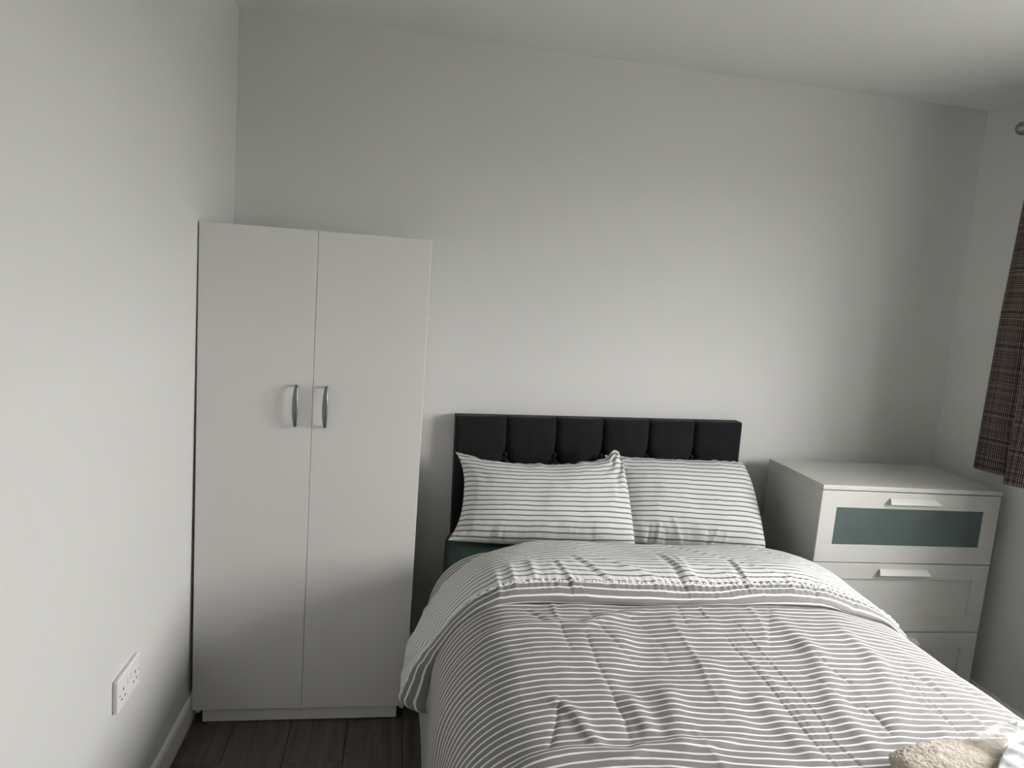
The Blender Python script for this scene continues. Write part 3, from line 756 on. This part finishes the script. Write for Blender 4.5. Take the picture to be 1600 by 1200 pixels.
# ================================================================== CURTAIN AND ROD
RX, RZ = 3.055, 2.388
cu = empty('curtain_rod', (RX, -1.75, RZ))
tag(cu, 'brushed metal curtain rod with round end above the window', 'curtain rod')
V, F = tube([(0, -1.55, 0), (0, 1.42, 0)], [0.0135, 0.0135], 16); link('rod', mesh('rod', V, F, ROD, True), cu)
pr = [(0.0, 0.013), (0.004, 0.020), (0.010, 0.020), (0.014, 0.0145), (0.020, 0.0155), (0.030, 0.0235), (0.043, 0.0275), (0.056, 0.0235), (0.065, 0.0145), (0.069, 0.003)]
V, F = tube([(0, 1.415 + p[0], 0) for p in pr], [p[1] for p in pr], 24); link('finial', mesh('finial', V, F, ROD, True), cu)
for yb in (1.40, -1.45):
    V, F = tube([(0, yb, 0), (ROOM_W - RX - 0.004, yb, 0)], [0.009, 0.009], 12); bk = link('bracket', mesh('bracket', V, F, ROD, True), cu)
    V, F = tube([(ROOM_W - RX - 0.007, yb, 0), (ROOM_W - RX - 0.0005, yb, 0)], [0.026, 0.026], 20); link('bracket_plate', mesh('bracket_plate', V, F, ROD), bk)
# curtain: gathered cloth hanging from the rod
nz_, nc = 80, 320
HEMZ, TOPZ = 0.998, 2.425
tpar = np.linspace(0, 1, nc)
zz = np.linspace(HEMZ, TOPZ, nz_)
Tm, Zm = np.meshgrid(tpar, zz, indexing='ij')
ctrl_y = [-.305, -.345, -.400, -.460, -.500, -.528, -.535, -.570, -.630, -.665, -.690, -.730, -.760, -.800, -.830, -.850, -.880, -.900, -.950, -.990, -1.01, -1.04, -1.07, -1.12, -1.17]
ctrl_x = [3.078, 3.064, 3.076, 3.108, 3.116, 3.070, 3.010, 2.988, 3.004, 3.060, 3.108, 3.075, 3.050, 3.045, 3.055, 3.085, 3.110, 3.080, 3.045, 3.055, 3.085, 3.108, 3.070, 3.045, 3.06]
cp = catmull(list(zip(ctrl_x, ctrl_y)), nc)
ctop = np.stack([3.060 + 0.034 * np.sin(tpar * 2 * math.pi * 7.0 + 0.8), np.linspace(-0.335, -1.17, nc)], -1)
kf = ((Zm - HEMZ) / (TOPZ - HEMZ)) ** 1.6
Xc = cp[:, None, 0] * (1 - kf) + ctop[:, None, 0] * kf; Yc = cp[:, None, 1] * (1 - kf) + ctop[:, None, 1] * kf
Xc += 0.003 * vnoise(Tm * 12, Zm * 4); Yc += 0.002 * vnoise(Tm * 9 + 4, Zm * 5)
hemw = 0.004 * np.sin(Tm * 21) * (1 - kf)
org = np.array([3.055, -0.56, HEMZ])
V = np.stack([Xc, Yc, Zm + hemw], -1).reshape(-1, 3) - org
arcu = arcl(cp)
uv = np.stack([np.repeat(arcu[:, None], nz_, 1), Zm], -1).reshape(-1, 2)
cto = empty('curtain', tuple(org))
tag(cto, 'brown and grey tweed check curtain gathered at the window side', 'curtain')
cl = link('curtain_cloth', mesh('curtain_cloth', V, grid_faces(nc, nz_), TWEED, True, uv), cto)
md = cl.modifiers.new('thick', 'SOLIDIFY'); md.thickness = 0.004; md.offset = 0
for k in range(14):
    yk = -0.365 - k * 0.058
    th = np.linspace(0, 2 * math.pi, 25)
    V, F = tube([(3.055 + 0.021 * math.cos(t) - org[0], yk - org[1], RZ + 0.021 * math.sin(t) - org[2]) for t in th], [0.0035] * 25, 8)
    link('eyelet', mesh('eyelet', V, F, ROD, True), cto)

# ================================================================== TOWELS ON THE BED
def soft_slab(name, cx, cy, cz, lx, ly, lz, rot, mat, seed, amp=0.006, roundp=3.0, nx_=70, ny_=50, shear=0.0, squir=0.0, fuzz=0.0):
    """a folded cloth: rounded closed slab with a lumpy surface"""
    u = np.linspace(-1, 1, nx_); v = np.linspace(-1, 1, ny_)
    u = np.sin(u * math.pi / 2); v = np.sin(v * math.pi / 2)
    U, Vv = np.meshgrid(u, v, indexing='ij')
    h = (1 - np.abs(U) ** roundp) ** 0.5 * (1 - np.abs(Vv) ** roundp) ** 0.5
    sx_ = U * np.sqrt(1 - squir * Vv ** 2 / 2); sy_ = Vv * np.sqrt(1 - squir * U ** 2 / 2)
    gx_ = sx_ * lx / 2 + shear * (1 - sy_) * ly / 2; gy_ = sy_ * ly / 2
    nz1 = amp * fbm(U * 2.2 + seed, Vv * 2.2, 4) * np.clip(h * 2, 0, 1) + fuzz * (0.7 * vnoise(gx_ * 150, gy_ * 150) + 0.9 * vnoise(gx_ * 330, gy_ * 330))
    top = np.stack([gx_, gy_, lz * 0.5 + lz * 0.5 * h + nz1], -1).reshape(-1, 3)
    bot = np.stack([gx_, gy_, lz * 0.5 - lz * 0.5 * h ** 0.5], -1).reshape(-1, 3)
    Vt = np.vstack([top, bot]); F = grid_faces(nx_, ny_) + [f[::-1] for f in grid_faces(nx_, ny_, nx_ * ny_)]
    me = mesh(name, Vt, F, mat, True)
    bm = bmesh.new(); bm.from_mesh(me); bmesh.ops.remove_doubles(bm, verts=bm.verts, dist=0.0001); bmesh.ops.recalc_face_normals(bm, faces=bm.faces); bm.to_mesh(me); bm.free()
    return link(name, me, None, (cx, cy, cz), (0, 0, rot))
tw = soft_slab('folded_towel', 1.838, -1.834, 0.697, 0.49, 0.27, 0.058, 0.0, TOWEL, 2.0, 0.004, 3.0, 230, 150, shear=0.50, squir=0.80, fuzz=0.0010)
tag(tw, 'folded fluffy beige towel lying on the striped duvet', 'towel')
ww = soft_slab('white_cloth', 1.880, -1.938, 0.7575, 0.25, 0.25, 0.034, 0.70, WTOWEL, 5.0, 0.007, 3.2, squir=0.15)
tag(ww, 'folded white cloth on top of the beige towel', 'cloth')
pk = soft_slab('printed_packet', 2.020, -1.738, 0.7555, 0.12, 0.075, 0.020, -0.15, PRINT, 9.0, 0.006, 2.5, 40, 30)
tag(pk, 'white packet with pale blue print beside the white cloth', 'packet')
fl = soft_slab('plastic_wrapper', 1.905, -1.745, 0.7580, 0.100, 0.062, 0.030, 0.25, FILM, 21.0, 0.0050, 2.0, 26, 18)
tag(fl, 'crumpled translucent wrapper at the corner of the beige towel', 'wrapper')
